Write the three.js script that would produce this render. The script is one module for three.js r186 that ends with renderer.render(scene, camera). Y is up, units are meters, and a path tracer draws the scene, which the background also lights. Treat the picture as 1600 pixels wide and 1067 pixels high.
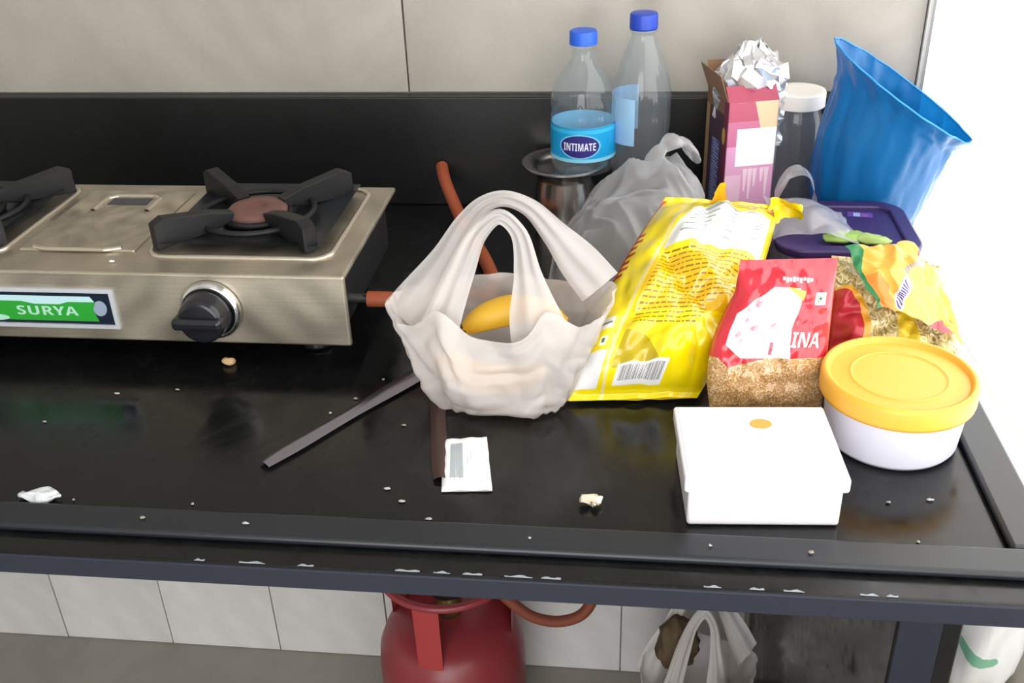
import * as THREE from 'three';
import { RoundedBoxGeometry } from 'three/addons/geometries/RoundedBoxGeometry.js';
import { mergeGeometries } from 'three/addons/utils/BufferGeometryUtils.js';
import { ImprovedNoise } from 'three/addons/math/ImprovedNoise.js';
import { RectAreaLightUniformsLib } from 'three/addons/lights/RectAreaLightUniformsLib.js';

// ------------------------------------------------------------ camera, light, exposure
const CT = 0.858;                       // height of the worktop above the floor; coordinates below are given from the worktop
const scene = new THREE.Scene();
scene.background = new THREE.Color(0.75, 0.8, 0.85);
const camera = new THREE.PerspectiveCamera(36.89, 1600 / 1067, 0.02, 30);
camera.position.set(0.117, 0.499 + CT, 1.262);
camera.rotation.set(-29.29 * Math.PI / 180, 7.38 * Math.PI / 180, -2.1 * Math.PI / 180, 'YXZ');
scene.add(camera);
const renderer = new THREE.WebGLRenderer({ antialias: true });
renderer.toneMapping = THREE.LinearToneMapping;
renderer.toneMappingExposure = 1.0;
renderer.shadowMap.enabled = true;
RectAreaLightUniformsLib.init();
// daylight through the window in the right-hand wall and the unseen window behind the camera
const WIN1 = { z0: 0.006, z1: 1.75, y0: -0.07, y1: 1.15, x: 0.486 };
const WIN2 = { x0: -0.75, x1: 0.42, y0: -0.6, y1: 1.35, z: 2.6 };  // unseen rear window, carried down low to light beneath the worktop
{
  const l1 = new THREE.RectAreaLight(new THREE.Color(1.0, 0.985, 0.965), 1.65, WIN1.z1 - WIN1.z0 - 0.04, WIN1.y1 - WIN1.y0 - 0.04);
  l1.position.set(WIN1.x - 0.006, (WIN1.y0 + WIN1.y1) / 2 + CT, (WIN1.z0 + WIN1.z1) / 2);
  l1.lookAt(-5, l1.position.y, l1.position.z); l1.name = 'side_window_daylight'; scene.add(l1);
  const l2 = new THREE.RectAreaLight(new THREE.Color(0.93, 0.97, 1.0), 3.75, WIN2.x1 - WIN2.x0 - 0.06, WIN2.y1 - WIN2.y0 - 0.06);
  l2.position.set((WIN2.x0 + WIN2.x1) / 2, (WIN2.y0 + WIN2.y1) / 2 + CT, WIN2.z - 0.02);
  l2.lookAt(l2.position.x, l2.position.y, -5); l2.name = 'rear_window_daylight'; scene.add(l2);
}

// ------------------------------------------------------------ helpers
const V = (x, y, z) => new THREE.Vector3(x, y, z);
let seed = 12345;
const rnd = () => { seed = (seed * 1664525 + 1013904223) >>> 0; return seed / 4294967296; };
const perlin = new ImprovedNoise();
const ns = (x, y, z) => perlin.noise(x, y, z);
const used = new Map();
function numbered(n) { const k = used.get(n) || 0; used.set(n, k + 1); return k ? n + '_' + String(k).padStart(3, '0') : n; }
function thing(name, label, category, base, group) {
  const o = new THREE.Group(); o.name = numbered(name); o.position.set(base[0], base[1] + CT, base[2]); o.userData = { label, category };
  if (group) o.userData.group = group;
  o.base = base; scene.add(o); return o;
}
function shadow(m) { m.castShadow = true; m.receiveShadow = true; return m; }
// geometry is given in worktop coordinates and moved to the thing's own base
function part(t, name, geo, mat, label) {
  const r = t.root || t; const b = r.base; geo.translate(-b[0], -b[1], -b[2]);
  const m = shadow(new THREE.Mesh(geo, mat)); m.name = name; m.root = r; if (label) m.userData.label = label;
  t.add(m); return m;
}
function struct(name, geo, mat, label, category) {
  geo.translate(0, CT, 0); const m = shadow(new THREE.Mesh(geo, mat)); m.name = name; m.userData = { kind: 'structure', label, category };
  m.base = [0, -CT, 0]; scene.add(m); return m;
}
const box = (x0, x1, y0, y1, z0, z1, r = 0, seg = 2) => {
  const g = r ? new RoundedBoxGeometry(x1 - x0, y1 - y0, z1 - z0, seg, r) : new THREE.BoxGeometry(x1 - x0, y1 - y0, z1 - z0);
  return g.translate((x0 + x1) / 2, (y0 + y1) / 2, (z0 + z1) / 2);
};
// texture coordinates in metres, by the axis a face looks along
function metric(g, s = 1) {
  if (g.index) g = g.toNonIndexed();
  const p = g.attributes.position, uv = new Float32Array(p.count * 2), a = V(), b = V(), c = V(), n = V();
  for (let i = 0; i < p.count; i += 3) {
    a.fromBufferAttribute(p, i); b.fromBufferAttribute(p, i + 1); c.fromBufferAttribute(p, i + 2);
    n.copy(b).sub(a).cross(c.clone().sub(a));
    const x = Math.abs(n.x), y = Math.abs(n.y), z = Math.abs(n.z);
    [a, b, c].forEach((v, k) => {
      const q = y >= x && y >= z ? [v.x, v.z] : x >= z ? [v.z, v.y] : [v.x, v.y];
      uv[(i + k) * 2] = q[0] * s; uv[(i + k) * 2 + 1] = q[1] * s;
    });
  }
  g.setAttribute('uv', new THREE.BufferAttribute(uv, 2)); return g;
}
function grid(nu, nv, f) {
  const pos = [], uv = [], idx = [];
  for (let j = 0; j <= nv; j++) for (let i = 0; i <= nu; i++) { const p = f(i / nu, j / nv); pos.push(p[0], p[1], p[2]); uv.push(i / nu, j / nv); }
  for (let j = 0; j < nv; j++) for (let i = 0; i < nu; i++) { const a = j * (nu + 1) + i, b = a + 1, c = a + nu + 1, d = c + 1; idx.push(a, b, d, a, d, c); }
  const g = new THREE.BufferGeometry(); g.setIndex(idx);
  g.setAttribute('position', new THREE.Float32BufferAttribute(pos, 3)); g.setAttribute('uv', new THREE.Float32BufferAttribute(uv, 2));
  g.computeVertexNormals(); return g;
}
// joins the normals of the two ends of a grid that closes on itself
function closeSeam(g, nu, nv) {
  const n = g.attributes.normal;
  for (let j = 0; j <= nv; j++) {
    const a = j * (nu + 1), b = a + nu, s = V(n.getX(a) + n.getX(b), n.getY(a) + n.getY(b), n.getZ(a) + n.getZ(b)).normalize();
    n.setXYZ(a, s.x, s.y, s.z); n.setXYZ(b, s.x, s.y, s.z);
  }
  return g;
}
const lathe = (pts, seg = 48) => new THREE.LatheGeometry(pts.map(p => new THREE.Vector2(p[0], p[1])), seg);
const merge = (a) => mergeGeometries(a.map(g => { g = g.index ? g.toNonIndexed() : g; for (const k of Object.keys(g.attributes)) if (!['position', 'normal', 'uv'].includes(k)) g.deleteAttribute(k); return g; }));
const tube = (pts, r, n = 60, seg = 10) => new THREE.TubeGeometry(new THREE.CatmullRomCurve3(pts.map(p => V(...p))), n, r, seg, false);
const lerp = (a, b, t) => a + (b - a) * t;
const mix3 = (a, b, t) => [lerp(a[0], b[0], t), lerp(a[1], b[1], t), lerp(a[2], b[2], t)];
const std = (color, roughness = 0.5, metalness = 0, more = {}) => new THREE.MeshStandardMaterial({ color, roughness, metalness, ...more });
const phy = (color, roughness = 0.5, more = {}) => new THREE.MeshPhysicalMaterial({ color, roughness, side: THREE.DoubleSide, ...more });
function noiseTex(n, f, srgb = true) {           // f(x, y) -> [r, g, b] in 0..255, repeating
  const d = new Uint8Array(n * n * 4);
  for (let y = 0; y < n; y++) for (let x = 0; x < n; x++) { const c = f(x, y); d.set([c[0], c[1], c[2], 255], (y * n + x) * 4); }
  const t = new THREE.DataTexture(d, n, n); t.wrapS = t.wrapT = THREE.RepeatWrapping; t.magFilter = THREE.LinearFilter; t.minFilter = THREE.LinearMipmapLinearFilter; t.generateMipmaps = true;
  if (srgb) t.colorSpace = THREE.SRGBColorSpace; t.needsUpdate = true; return t;
}
function print(w, h, draw) {
  const c = document.createElement('canvas'); c.width = w; c.height = h; const x = c.getContext('2d'); draw(x, w, h);
  const t = new THREE.CanvasTexture(c); t.colorSpace = THREE.SRGBColorSpace; t.magFilter = THREE.LinearFilter; return t;
}
// wrapping noise for textures n pixels wide
const wrapNoise = (x, y, n, f) => { const a = x / n * Math.PI * 2, b = y / n * Math.PI * 2, r = f / 6.283; return ns(Math.cos(a) * r + 7.1, Math.sin(a) * r + Math.cos(b) * r + 3.3, Math.sin(b) * r + 1.7); };

// ------------------------------------------------------------ materials
const graniteTex = noiseTex(512, (x, y) => {
  const s = rnd(), k = wrapNoise(x, y, 512, 24) * 5 + wrapNoise(x, y, 512, 70) * 5;
  let v = 24 + k; let w = 0;
  if (s > 0.985) { v += 26 * rnd(); w = 4; } else if (s > 0.95) { v += 12; } else if (s < 0.1) v -= 6;
  return [v + w + 1, v + 1, v];
});
const graniteRough = noiseTex(256, (x, y) => { const v = 62 + wrapNoise(x, y, 256, 9) * 40 + wrapNoise(x, y, 256, 40) * 30; return [v, v, v]; }, false);
const graniteWall = new THREE.MeshPhysicalMaterial({ color: '#cfd8da', map: graniteTex, roughness: 0.38 });
const granite = new THREE.MeshPhysicalMaterial({ color: '#d2d8de', map: graniteTex, roughnessMap: graniteRough, roughness: 0.85, specularIntensity: 0.72 });
const graniteEdge = new THREE.MeshPhysicalMaterial({ color: '#1e2227', roughness: 0.34 });
const graniteSlate = new THREE.MeshPhysicalMaterial({ color: '#242833', roughness: 0.5, specularIntensity: 0.6 });  // blue-grey front faces, a paler colour than the worktop slab
const tileTex = noiseTex(256, (x, y) => { const v = 236 + wrapNoise(x, y, 256, 5) * 12 + wrapNoise(x, y, 256, 22) * 8 + rnd() * 5; return [v, v - 2, v - 5]; });
const tileMats = ['#aba69e', '#ada8a0', '#a9a49c'].map(c => new THREE.MeshPhysicalMaterial({ color: c, map: tileTex, roughness: 0.32 }));
const whiteTiles = ['#e6e5e6', '#e2e1e2', '#e9e8e9'].map(c => new THREE.MeshPhysicalMaterial({ color: c, map: tileTex, roughness: 0.3 }));
const grout = std('#a39c92', 0.9);
const wallPaint = std('#ece9e4', 0.85);
const steelTex = noiseTex(256, (x, y) => { const v = 205 + wrapNoise(x, y, 256, 7) * 34 + ns(x * 0.02, y * 0.9, 4) * 10 + rnd() * 8; return [v, v * 0.985, v * 0.955]; });
const steelRough = noiseTex(256, (x, y) => { const v = 110 + wrapNoise(x + 40, y, 256, 9) * 70; return [v, v, v]; }, false);
const stoveSteel = std('#ddd5c6', 0.95, 0.8, { map: steelTex, roughnessMap: steelRough });
const steel = std('#cfcac4', 0.22, 1);
const chrome = std('#dcdcdc', 0.16, 1);
const enamel = std('#1b1d20', 0.34, 0.1);
const castIron = std('#18191b', 0.5, 0.2);
const brass = std('#74524b', 0.7, 0.3);
const blackPlastic = std('#1a1b20', 0.22);
const rubber = std('#9a4a2b', 0.62);
const rubberDark = std('#7d3d28', 0.7);
const cylRed = phy('#8c343a', 0.36, { side: THREE.FrontSide });
const film = phy('#e2dcd9', 0.5, { transmission: 0.5, thickness: 0 });
const clearFilm = phy('#f2f2f4', 0.24, { transmission: 0.72, thickness: 0, specularIntensity: 1 });
const pet = phy('#f3f8fb', 0.06, { transmission: 0.95, thickness: 0, ior: 1.45 });
const petHazy = phy('#eef3f6', 0.09, { transmission: 0.93, thickness: 0, ior: 1.45 });
const capBlue = std('#2a62d8', 0.45), capNavy = std('#2145b8', 0.4);
const white = std('#f4f3f2', 0.5);

// ------------------------------------------------------------ the room
const XL = -2.2, XR = 0.451, ZF = 2.62, YC = 1.9, YF = -CT;
struct('floor', metric(box(XL, XR + 0.15, YF - 0.1, YF, -0.1, ZF + 0.1), 1), std('#a8a49c', 0.55, 0, { map: tileTex }), 'grey floor under the worktop', 'floor');
struct('ceiling', box(XL - 0.1, XR + 0.15, YC, YC + 0.1, -0.1, ZF + 0.1), wallPaint, 'white painted ceiling', 'ceiling');
struct('wall_left', box(XL - 0.1, XL, YF, YC, -0.1, ZF + 0.1), wallPaint, 'plain painted wall at the far end', 'wall');
const wallBack = struct('wall_back', box(XL, XR + 0.15, YF, YC, -0.1, -0.008), grout, 'tiled wall behind the worktop, beige above and white below', 'wall');
function tiles(x0, y0, w, h, nx, ny, mats, x1 = 1e9) {
  const g = new RoundedBoxGeometry(w - 0.002, h - 0.002, 0.012, 1, 0.0008);
  const geo = metric(g, 1.3);
  for (let j = 0; j < ny; j++) for (let i = 0; i < nx; i++) {
    const m = shadow(new THREE.Mesh(geo, mats[(i * 2 + j * 3 + i * j) % mats.length])); m.name = 'tile';
    m.position.set(x0 + (i + 0.5) * w, y0 + CT + (j + 0.5) * h, -0.006 + 0.0004 * ((i * 7 + j * 3) % 3)); wallBack.add(m);
  }
}
tiles(-0.166 - 0.617 * 3, 0.143, 0.617, 0.43, 4, 4, tileMats);
tiles(-0.481 - 0.2 * 8, YF, 0.2, 0.2855, 12, 3, whiteTiles);
function holedWall(w, h, hx0, hx1, hy0, hy1, depth) {
  const s = new THREE.Shape([[0, 0], [w, 0], [w, h], [0, h]].map(p => new THREE.Vector2(...p)));
  s.holes.push(new THREE.Path([[hx0, hy0], [hx0, hy1], [hx1, hy1], [hx1, hy0]].map(p => new THREE.Vector2(...p))));
  return new THREE.ExtrudeGeometry(s, { depth, bevelEnabled: false });
}
// right wall: drawn with x = distance from the back wall
struct('wall_right', holedWall(ZF, YC - YF, WIN1.z0, WIN1.z1, WIN1.y0 - YF, WIN1.y1 - YF, 0.12).rotateY(-Math.PI / 2).translate(XR + 0.12, YF, 0), wallPaint, 'white painted wall with a wide window beside the worktop', 'wall');
struct('wall_front', holedWall(XR - XL, YC - YF, WIN2.x0 - XL, WIN2.x1 - XL, WIN2.y0 - YF, WIN2.y1 - YF, 0.1).translate(XL, YF, ZF), wallPaint, 'painted wall with a window facing the worktop', 'wall');
const paneMat = new THREE.MeshStandardMaterial({ color: '#ffffff', roughness: 0.6, emissive: new THREE.Color(1, 0.99, 0.97), emissiveIntensity: 1.15 });
const frameMat = std('#f2f1ee', 0.5);
{
  const t = struct('window_1', holedWall(WIN1.z1 - WIN1.z0, WIN1.y1 - WIN1.y0, 0.012, WIN1.z1 - WIN1.z0 - 0.03, 0.006, WIN1.y1 - WIN1.y0 - 0.03, 0.03).rotateY(-Math.PI / 2).translate(XR + 0.034, WIN1.y0, WIN1.z0), frameMat, 'wide bright window with a white frame beside the worktop', 'window');
  const p = part(t, 'pane', box(WIN1.x, WIN1.x + 0.006, WIN1.y0, WIN1.y1, WIN1.z0, WIN1.z1), paneMat, 'bright frosted pane');
  part(t, 'mullion', box(XR + 0.004, WIN1.x, WIN1.y0, WIN1.y1, 0.98, 1.01), frameMat);
  const t2 = struct('window_2', holedWall(WIN2.x1 - WIN2.x0, WIN2.y1 - WIN2.y0, 0.03, WIN2.x1 - WIN2.x0 - 0.03, 0.03, WIN2.y1 - WIN2.y0 - 0.03, 0.03).translate(WIN2.x0, WIN2.y0, WIN2.z + 0.02), frameMat, 'unseen bright window with a white frame facing the worktop, lengthened downward for light', 'window');
  part(t2, 'pane', box(WIN2.x0, WIN2.x1, WIN2.y0, WIN2.y1, WIN2.z + 0.052, WIN2.z + 0.058), paneMat, 'bright frosted pane');
}

// ------------------------------------------------------------ worktop
const XW = 0.425, ZW = 0.72;
{
  const t = thing('granite_worktop', 'long black polished granite worktop with raised edge strips, under the gas stove', 'worktop', [-0.6, -0.019, 0.4]);
  part(t, 'slab', metric(box(-1.6, XW, -0.019, 0, 0.0, ZW, 0.003), 2.2), granite);
  part(t, 'front_edge', box(-1.6, XW, -0.0188, -0.0006, ZW - 0.001, ZW + 0.0015, 0.0012, 2), graniteSlate, 'slate coloured front edge');
  part(t, 'edge_strip', metric(box(-1.6, XW - 0.002, 0.0, 0.0075, 0.668, 0.697, 0.0035, 3), 2.2), graniteEdge);
  part(t, 'edge_strip', metric(box(XW - 0.034, XW - 0.002, 0.0, 0.0075, 0.025, 0.668, 0.0035, 3), 2.2), graniteEdge);
  const chipGlintMat = std('#8d929c', 0.5);  // pale tone paints in the highlights along the chipped edge
  const chips = [[-0.035, 0.018], [-0.01, 0.012], [0.012, 0.014], [0.045, 0.02], [0.068, 0.014], [0.18, 0.012], [0.21, 0.01], [0.235, 0.014], [-0.11, 0.012], [-0.15, 0.02], [-0.19, 0.008], [0.285, 0.012], [0.3, 0.008]];
  chips.forEach(([x, w], i) => {
    const g = grid(6, 1, (u, v) => [x + (u - 0.5) * w, 0.0004 + 0.0007 * Math.sin(u * 3.14) * v, 0.7195 - 0.0012 - v * (0.0013 + 0.0008 * Math.sin(i * 3 + u * 9))]);
    part(t, 'chip', g, chipGlintMat, 'pale chip with painted highlight in the front edge');
  });
  const s = thing('granite_backsplash', 'black granite upstand along the beige tiled wall behind the worktop', 'upstand', [-0.6, 0, 0.01]);
  part(s, 'slab', metric(box(-1.6, XR - 0.002, 0.0, 0.143, 0.001, 0.02, 0.002), 2.2), graniteWall);
  const p = thing('granite_support', 'upright black granite slab carrying the end of the worktop', 'support', [0.35, YF, 0.35]);
  part(p, 'slab', metric(box(0.326, 0.36, YF, -0.0195, 0.01, 0.663, 0.003), 2.2), granite);
  part(p, 'front_edge', box(0.327, 0.359, YF, -0.0195, 0.662, 0.665, 0.0012, 2), graniteSlate, 'slate coloured edge');
  part(p, 'side_slab', metric(box(0.36, 0.378, YF, -0.0195, 0.01, 0.655, 0.003), 2.2), granite);
}

// ------------------------------------------------------------ gas stove
{
  const x0 = -0.70, x1 = -0.141, y0 = 0.027, y1 = 0.1, z0 = 0.218, z1 = 0.446, xc = (x0 + x1) / 2;
  const t = thing('gas_stove', 'stained steel two burner gas stove with a green badge and a black knob', 'stove', [xc, 0, 0.33]);
  part(t, 'top_plate', metric(box(x0, x1, y1 - 0.006, y1, z0, z1, 0.0028, 3), 3), stoveSteel);
  part(t, 'front_panel', metric(box(x0, x1, y0, y1 - 0.0005, z1 - 0.006, z1, 0.0026, 3), 3), stoveSteel);
  part(t, 'body', box(x0 + 0.012, x1 - 0.012, y0 + 0.004, y1 - 0.004, z0 + 0.006, z1 - 0.004, 0.003), std('#131416', 0.6), 'black underbody');
  for (const [fx, fz] of [[x0 + 0.05, z0 + 0.03], [x1 - 0.05, z0 + 0.03], [x0 + 0.05, z1 - 0.05], [x1 - 0.05, z1 - 0.05]])
    part(t, 'foot', lathe([[0, 0], [0.014, 0], [0.015, 0.004], [0.011, 0.028], [0, 0.028]], 20).translate(fx, 0, fz), blackPlastic);
  // pressed ribs of the top plate
  const ribMat = std('#d8cfbf', 0.32, 0.9);
  const rr = (xa, xb, za, zb, r) => { const p = []; for (const [cx, cz, a0] of [[xb - r, zb - r, 0], [xa + r, zb - r, 90], [xa + r, za + r, 180], [xb - r, za + r, 270]]) for (let k = 0; k <= 4; k++) { const a = (a0 + k * 22.5) * Math.PI / 180; p.push(V(cx + r * Math.cos(a), 0, cz + r * Math.sin(a))); } return p; };
  const rib = (pts, closed, r = 0.0032) => new THREE.TubeGeometry(new THREE.CatmullRomCurve3(pts, closed, 'catmullrom', 0.1), 90, r, 8, closed).scale(1, 0.75, 1).translate(0, y1 + 0.0004, 0);
  for (const s of [1, -1]) {
    const bx = xc + s * 0.158, q = (a, b) => s > 0 ? [xc + a, xc + b] : [xc - b, xc - a];
    const [xa, xb] = q(0.075, 0.256);
    part(t, 'top_rib', rib(rr(xa, xb, z0 + 0.012, z1 - 0.036, 0.018), true), ribMat);
    // black drip tray: square dish with a raised lip
    const [da, db] = q(0.083, 0.246);
    const tray = grid(28, 28, (u, v) => { const a = (u - 0.5) * 2, b = (v - 0.5) * 2, m = Math.max(Math.abs(a), Math.abs(b)), d = Math.min(1, Math.hypot(a, b)); return [lerp(da, db, u), y1 + 0.0035 + 0.006 * Math.pow(m, 6) - 0.0016 * (1 - d), lerp(z1 - 0.046, z0 + 0.018, v)]; });
    part(t, 'drip_tray', tray, new THREE.MeshStandardMaterial({ color: '#26292e', roughness: 0.3, metalness: 0.2, side: THREE.DoubleSide }));
    const cz = (z0 + z1) / 2 - 0.012;
    const burner = part(t, 'burner', lathe([[0, 0.104], [0.03, 0.104], [0.031, 0.113], [0.027, 0.117], [0.012, 0.118], [0.01, 0.115], [0, 0.115]], 36).translate(bx, 0, cz), brass, 'dull copper coloured burner cap');
    part(burner, 'burner_ring', new THREE.TorusGeometry(0.033, 0.0035, 8, 40).rotateX(Math.PI / 2).translate(bx, 0.108, cz), castIron);
    // pan support: ring and four upright blades
    const ps = part(t, 'pan_support', new THREE.TorusGeometry(0.058, 0.0032, 8, 48).rotateX(Math.PI / 2).translate(bx, 0.1105, cz), castIron);
    for (const [ax, az] of [[1, 1], [-1, 1], [1, -1], [-1, -1]]) {
      const sh = new THREE.Shape(); sh.moveTo(0.028, 0.018); sh.lineTo(0.05, 0.024); sh.lineTo(0.098, 0.031); sh.lineTo(0.108, 0.026); sh.lineTo(0.108, 0.003); sh.lineTo(0.052, 0.006); sh.lineTo(0.03, 0.012);
      const g = new THREE.ExtrudeGeometry(sh, { depth: 0.012, bevelEnabled: true, bevelSize: 0.001, bevelThickness: 0.001, bevelSegments: 1 }).translate(0, 0, -0.006);
      const ang = Math.atan2(-az * 0.92, ax * 0.95); g.rotateY(ang).translate(bx, 0.1, cz); part(ps, 'prong', g, castIron);
    }
  }
  // middle of the top plate: raised panel with a pressed arch
  part(t, 'middle_panel', box(xc - 0.06, xc + 0.06, y1 - 0.002, y1 + 0.0026, z0 + 0.025, z1 - 0.045, 0.0022, 2), stoveSteel);
  const arch = [V(xc - 0.03, 0, z0 + 0.085), V(xc - 0.03, 0, z0 + 0.05), V(xc - 0.02, 0, z0 + 0.042), V(xc + 0.02, 0, z0 + 0.042), V(xc + 0.03, 0, z0 + 0.05), V(xc + 0.03, 0, z0 + 0.085)];
  part(t, 'top_rib', rib(arch, false).translate(0, 0.002, 0), ribMat);
  part(t, 'vent_slot', box(xc - 0.022, xc + 0.022, y1 + 0.001, y1 + 0.0032, z0 + 0.05, z0 + 0.068), std('#4a4a55', 0.4, 0.5), 'dark slot');
  part(t, 'top_rib', rib([V(xc - 0.045, 0, z1 - 0.05), V(xc - 0.03, 0, z1 - 0.045), V(xc + 0.03, 0, z1 - 0.045), V(xc + 0.045, 0, z1 - 0.05)], false).translate(0, 0.002, 0), ribMat);
  // front: badge with steel rim
  const badgeTex = print(768, 256, (c, w, h) => {
    c.fillStyle = '#1c2433'; c.fillRect(0, 0, w, h);
    c.fillStyle = '#8f9fb0'; c.beginPath(); c.ellipse(w - 62, h * 0.5, 34, 62, 0.1, 0, 7); c.fill(); c.beginPath(); c.ellipse(62, h * 0.5, 34, 62, 0.1, 0, 7); c.fill();
    c.fillStyle = '#2f9a36'; c.beginPath(); c.moveTo(70, 40); c.lineTo(w - 96, 40); c.lineTo(w - 78, 80); c.lineTo(w - 98, 140); c.lineTo(w - 80, h - 22); c.lineTo(70, h - 22); c.closePath(); c.fill();
    c.fillStyle = '#b9dbe0'; c.beginPath(); c.moveTo(90, 34); c.lineTo(w - 100, 34); c.lineTo(w - 84, 78); c.lineTo(w * 0.72, 80); c.lineTo(w * 0.66, 100); c.lineTo(w * 0.5, 100); c.lineTo(w * 0.42, 80); c.lineTo(90, 78); c.fill();
    c.fillStyle = '#a8d8c0'; c.beginPath(); c.ellipse(w * 0.22, h - 40, 70, 26, 0, 0, 7); c.fill();
    c.fillStyle = '#a6d6bf'; c.font = 'bold 100px sans-serif'; c.textAlign = 'center'; c.textBaseline = 'middle'; c.fillText('SURYA', w * 0.57, h * 0.6);
  });
  const bx0 = -0.53, bx1 = -0.366, by0 = 0.041, by1 = 0.083;
  const frame = holedWall(bx1 - bx0, by1 - by0, 0.004, bx1 - bx0 - 0.004, 0.004, by1 - by0 - 0.004, 0.004).translate(bx0, by0, z1 - 0.001);
  const badge = part(t, 'badge_frame', frame, std('#ced2d8', 0.45, 0.4));
  const plate = new THREE.PlaneGeometry(bx1 - bx0 - 0.008, by1 - by0 - 0.008).translate((bx0 + bx1) / 2, (by0 + by1) / 2, z1 + 0.0012);
  part(badge, 'badge_plate', plate, new THREE.MeshPhysicalMaterial({ map: badgeTex, roughness: 0.15 }), 'green and dark blue printed badge');
  // knobs
  for (const s of [1, -1]) {
    const kx = xc + s * 0.149, ky = 0.064;
    const bz = part(t, 'knob_bezel', lathe([[0, 0], [0.0295, 0], [0.03, 0.003], [0.0275, 0.008], [0.0235, 0.009], [0.0235, 0.004], [0, 0.004]], 48).rotateX(Math.PI / 2).translate(kx, ky, z1), chrome);
    const kn = part(t, 'knob', lathe([[0, 0.004], [0.0225, 0.004], [0.0235, 0.01], [0.0222, 0.025], [0.0205, 0.0285], [0.017, 0.03], [0, 0.0303]], 48).rotateX(Math.PI / 2).translate(kx - 0.001, ky, z1), blackPlastic);
    part(kn, 'knob_grip', box(kx - 0.0265, kx + 0.0215, ky - 0.006, ky + 0.006, z1 + 0.006, z1 + 0.036, 0.0045, 3), blackPlastic);
  }
  // gas inlet
  part(t, 'gas_inlet', lathe([[0, 0], [0.0055, 0], [0.0055, 0.02], [0.007, 0.022], [0.007, 0.03], [0, 0.03]], 20).rotateZ(-Math.PI / 2).translate(x1 - 0.013, 0.052, 0.395), chrome);
}
{
  const h = thing('gas_hose', 'orange rubber gas hose running from the stove behind the white carrier bag to the upstand', 'hose', [-0.1, 0.0, 0.3]);
  part(h, 'hose', tube([[-0.135, 0.052, 0.395], [-0.115, 0.052, 0.395], [-0.085, 0.05, 0.393], [-0.055, 0.051, 0.38], [-0.03, 0.03, 0.34], [-0.03, 0.012, 0.27], [-0.05, 0.009, 0.2], [-0.08, 0.012, 0.13], [-0.1, 0.024, 0.085], [-0.118, 0.045, 0.05], [-0.126, 0.055, 0.024]], 0.0078, 120, 14), rubber);
}

// ------------------------------------------------------------ bottles, pot, carton, jar at the back
{
  const p = thing('steel_pot', 'small shiny steel pot with a flared rim under the short water bottle', 'pot', [0.036, 0, 0.075]);
  part(p, 'body', lathe([[0, 0.0008], [0.034, 0.0008], [0.037, 0.004], [0.0385, 0.02], [0.037, 0.045], [0.034, 0.06], [0.0345, 0.067], [0.04, 0.073], [0.05, 0.0775], [0.0525, 0.079], [0.05, 0.0795], [0.04, 0.0755], [0.033, 0.069], [0.032, 0.06], [0.03, 0.01], [0, 0.006]], 64).translate(0.036, 0, 0.075), steel);
  part(p, 'lid', lathe([[0, 0.069], [0.032, 0.069], [0.036, 0.0735], [0.044, 0.0782], [0.0525, 0.0795], [0.052, 0.0812], [0.043, 0.08], [0.0355, 0.0755], [0.031, 0.071], [0, 0.071]], 64).translate(0.036, 0, 0.075), steel);
}
const bottleLabel = print(2048, 384, (c, w, h) => {
  c.fillStyle = '#18a0dc'; c.fillRect(0, 0, w, h);
  c.fillStyle = '#3fb9ea'; c.fillRect(0, 20, w, 44); c.fillStyle = '#8ad3f0'; c.fillRect(0, h - 40, w, 40);
  for (const k of [0.25, 0.75]) {
    c.fillStyle = '#7fcdf0'; c.beginPath(); c.ellipse(w * k, h * 0.53, 215, 138, 0, 0, 7); c.fill();
    c.fillStyle = '#35307f'; c.beginPath(); c.ellipse(w * k, h * 0.53, 198, 124, 0, 0, 7); c.fill();
    c.fillStyle = '#eef0fa'; c.font = 'bold 100px sans-serif'; c.textAlign = 'center'; c.textBaseline = 'middle';
    c.save(); c.translate(w * k, h * 0.54); c.scale(0.7, 1.2); c.fillText('INTIMATE', 0, 0); c.restore();
  }
});
{
  const x = 0.058, z = 0.075, y = 0.0712, R = 0.0385, LR = Math.PI / 2 - 0.06;
  const b = thing('water_bottle', 'short clear water bottle with a bright blue label, standing on the steel pot', 'bottle', [x, y, z]);
  const prof = [[0, 0.004], [0.02, 0.003], [0.03, 0.0006], [0.035, 0.003], [R, 0.012], [R, 0.022], [R - 0.0006, 0.024], [R - 0.0006, 0.06], [R, 0.062], [R, 0.072], [R - 0.0015, 0.075], [R, 0.079], [R, 0.085], [R - 0.002, 0.096], [R - 0.007, 0.109], [R - 0.015, 0.121], [0.0165, 0.130], [0.0135, 0.134], [0.013, 0.146], [0.0155, 0.147], [0.0155, 0.149], [0.0125, 0.15], [0.0125, 0.162]];
  part(b, 'bottle_body', lathe(prof, 64).translate(x, y, z), pet);
  const lab = new THREE.CylinderGeometry(R + 0.0004, R + 0.0004, 0.041, 72, 1, true).rotateY(LR).translate(x, y + 0.041, z);
  part(b, 'label', lab, phy('#ffffff', 0.3, { map: bottleLabel }), 'bright blue paper label with a purple oval');
  part(b, 'label_back', new THREE.CylinderGeometry(R - 0.0009, R - 0.0009, 0.041, 72, 1, true).translate(x, y + 0.041, z), phy('#7fc0e2', 0.5), 'pale blue inner face of the label');
  const cap = [[0, 0.165], [0.0145, 0.165], [0.0158, 0.1635], [0.0162, 0.15], [0.0155, 0.1495], [0, 0.1495]];
  part(b, 'cap', lathe(cap.slice().reverse(), 40).translate(x, y, z), capBlue);
}
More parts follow.
